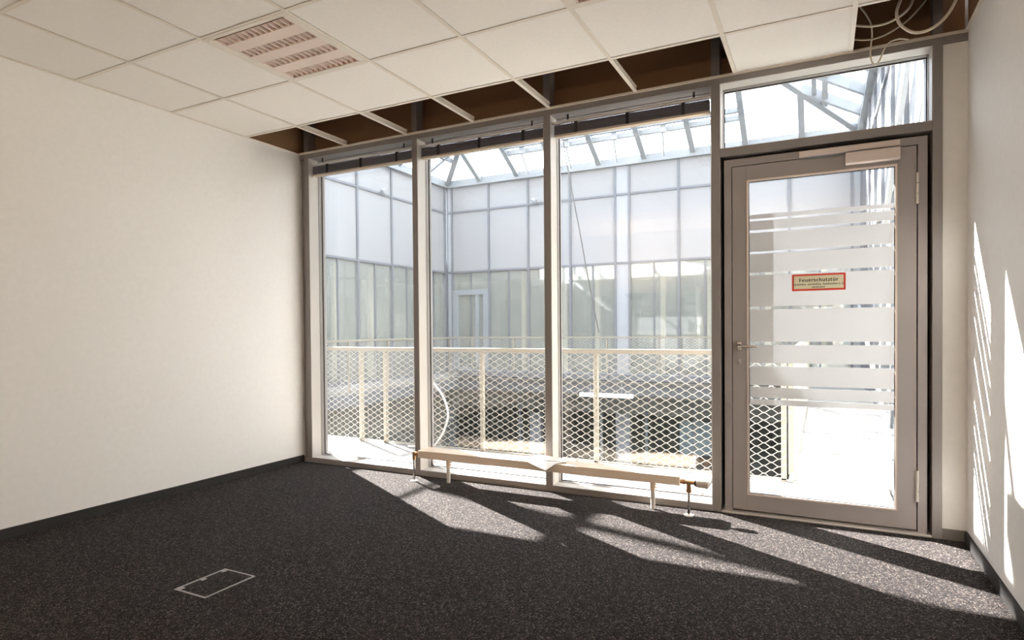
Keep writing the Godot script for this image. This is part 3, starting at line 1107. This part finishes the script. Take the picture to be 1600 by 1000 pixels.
func cables() -> void:
	var runs := [
		[[[1420, -30], [1404, 8], [1401, 22], [1405, 36], [1416, 46], [1430, 51], [1448, 48], [1468, 36], [1484, 18], [1496, -6], [1502, -30]], 0.30, 0.0075, "thick cream cable forming a loop in the open ceiling by the wall"],
		[[[1322, 38], [1345, 40.5], [1362, 41], [1383, 37], [1404, 27], [1420, 13], [1427, -4], [1428, -30]], 0.22, 0.006, "cream cable curving out of the open ceiling beside the cable loop"],
		[[[1320, 60], [1345, 62.5], [1366, 60.5], [1388, 52], [1414, 35], [1436, 13], [1452, -8], [1465, -30]], 0.16, 0.0048, "thin grey cable crossing low behind the cable loop in the open ceiling"],
	]
	for r in runs:
		var pts := []
		for p in r[0]:
			pts.append(pix(p[0], p[1], 2, r[1]))
		var st := begin()
		tube(st, smooth(pts, 6), r[2], 10)
		var o := obj("ceiling_cable", st, M.cable_grey if r[2] < 0.005 else M.cable)
		tag(o, r[3], "cable", "", "loose cables in the open ceiling")
	var pts := []
	for p in [[1341, 2, 0.2], [1344, 11, 0.18], [1353, 23, 0.15], [1361, 38, 0.12], [1362.5, 55, 0.09], [1361, 70, 0.06], [1360, 84, 0.05], [1361.5, 95, 0.045], [1366, 100.5, 0.04], [1371, 99.5, 0.04], [1376, 91, 0.04], [1381, 78, 0.045], [1389, 67, 0.05], [1399, 62, 0.06], [1409, 60.5, 0.07], [1419, 62, 0.08]]:
		pts.append(pix(p[0], p[1], 2, p[2]))
	var st := begin()
	tube(st, smooth(pts, 5), 0.0042, 10)
	var o := obj("ceiling_cable", st, M.cable)
	tag(o, "thin cream cable hanging in a loop over the transom window", "cable", "", "loose cables in the open ceiling")

func atrium_details() -> void:
	var pts := []
	for p in [[668, 589], [690, 615], [700, 645], [695, 670], [685, 688], [672, 699]]:
		pts.append(pix(p[0], p[1], 2, -0.96))
	pts.append(pts[-1] + Vector3(-0.25, -0.005, 0.02))
	var st := begin()
	tube(st, smooth(pts, 6), 0.011, 10)
	tag(obj("garden_hose", st, M.hose), "white hose bending down beside the near mesh railing", "hose")
	pts = []
	for p in [[877, 200, -8.1], [886, 258, -8.2], [905, 358, -8.35], [920, 440, -8.5], [931, 496, -8.6], [936, 520, -8.68]]:
		pts.append(pix(p[0], p[1], 2, p[2]))
	st = begin()
	tube(st, smooth(pts, 6), 0.012, 6)
	tag(obj("hanging_wire", st, M.wire), "thin dark wire hanging from the glass roof to the opposite railing", "wire")
	for q in [Vector3(-4.9, 4.40, -7.25), Vector3(-2.3, 4.40, -9.86)]:
		var s := thing("spot_lamp", "small pale spot lamp on the frosted panels of the receding facade" if q.x < -4 else "small pale spot lamp on the frosted panels of the opposite facade", "lamp")
		s.position = q
		st = begin()
		bx(st, -0.03, 0.03, -0.09, -0.01, -0.1 if q.x > -4 else -0.03, -0.04 if q.x > -4 else 0.03)
		obj("bracket", st, M.steel, s)
		st = begin()
		tube(st, [Vector3(-0.06, 0.02, 0.0), Vector3(0.06, -0.03, 0.03)], 0.045, 10)
		obj("head", st, M.column, s)
	var t := thing("strip_lamp", "long white strip lamp hanging below the opposite walkway", "lamp")
	part("lamp_tube", t, M.strip_lit, -0.65, 0.56, -0.335, -0.25, -8.72, -8.62, 0.01)
	var a := AreaLight3D.new()
	a.name = "lamp_light"
	a.area_size = Vector2(1.2, 0.1)
	a.light_energy = 0.4
	a.area_range = 12.0
	a.area_attenuation = 2.0
	a.shadow_enabled = true
	a.position = Vector3(-0.045, -0.345, -8.67)
	a.rotation_degrees.x = -90.0
	t.add_child(a)
	part("hanger", t, M.steel, -0.4, -0.385, -0.25, -0.02, -8.68, -8.66)
	part("hanger", t, M.steel, 0.3, 0.315, -0.25, -0.02, -8.68, -8.66)
	# a steel strut pair leaning on the walkway outside the door
	var l := thing("leaning_strut", "grey steel struts crossing before the facade seen through the door", "strut")
	st = begin()
	bar(st, Vector3(4.72, -0.012, -2.2), Vector3(4.72, 1.5, -7.6), 0.04, 0.06)
	obj("strut", st, M.steel, l)
	st = begin()
	bar(st, Vector3(4.78, 2.2, -3.9), Vector3(4.78, 3.6, -1.2), 0.04, 0.05)
	obj("strut", st, M.steel, l)
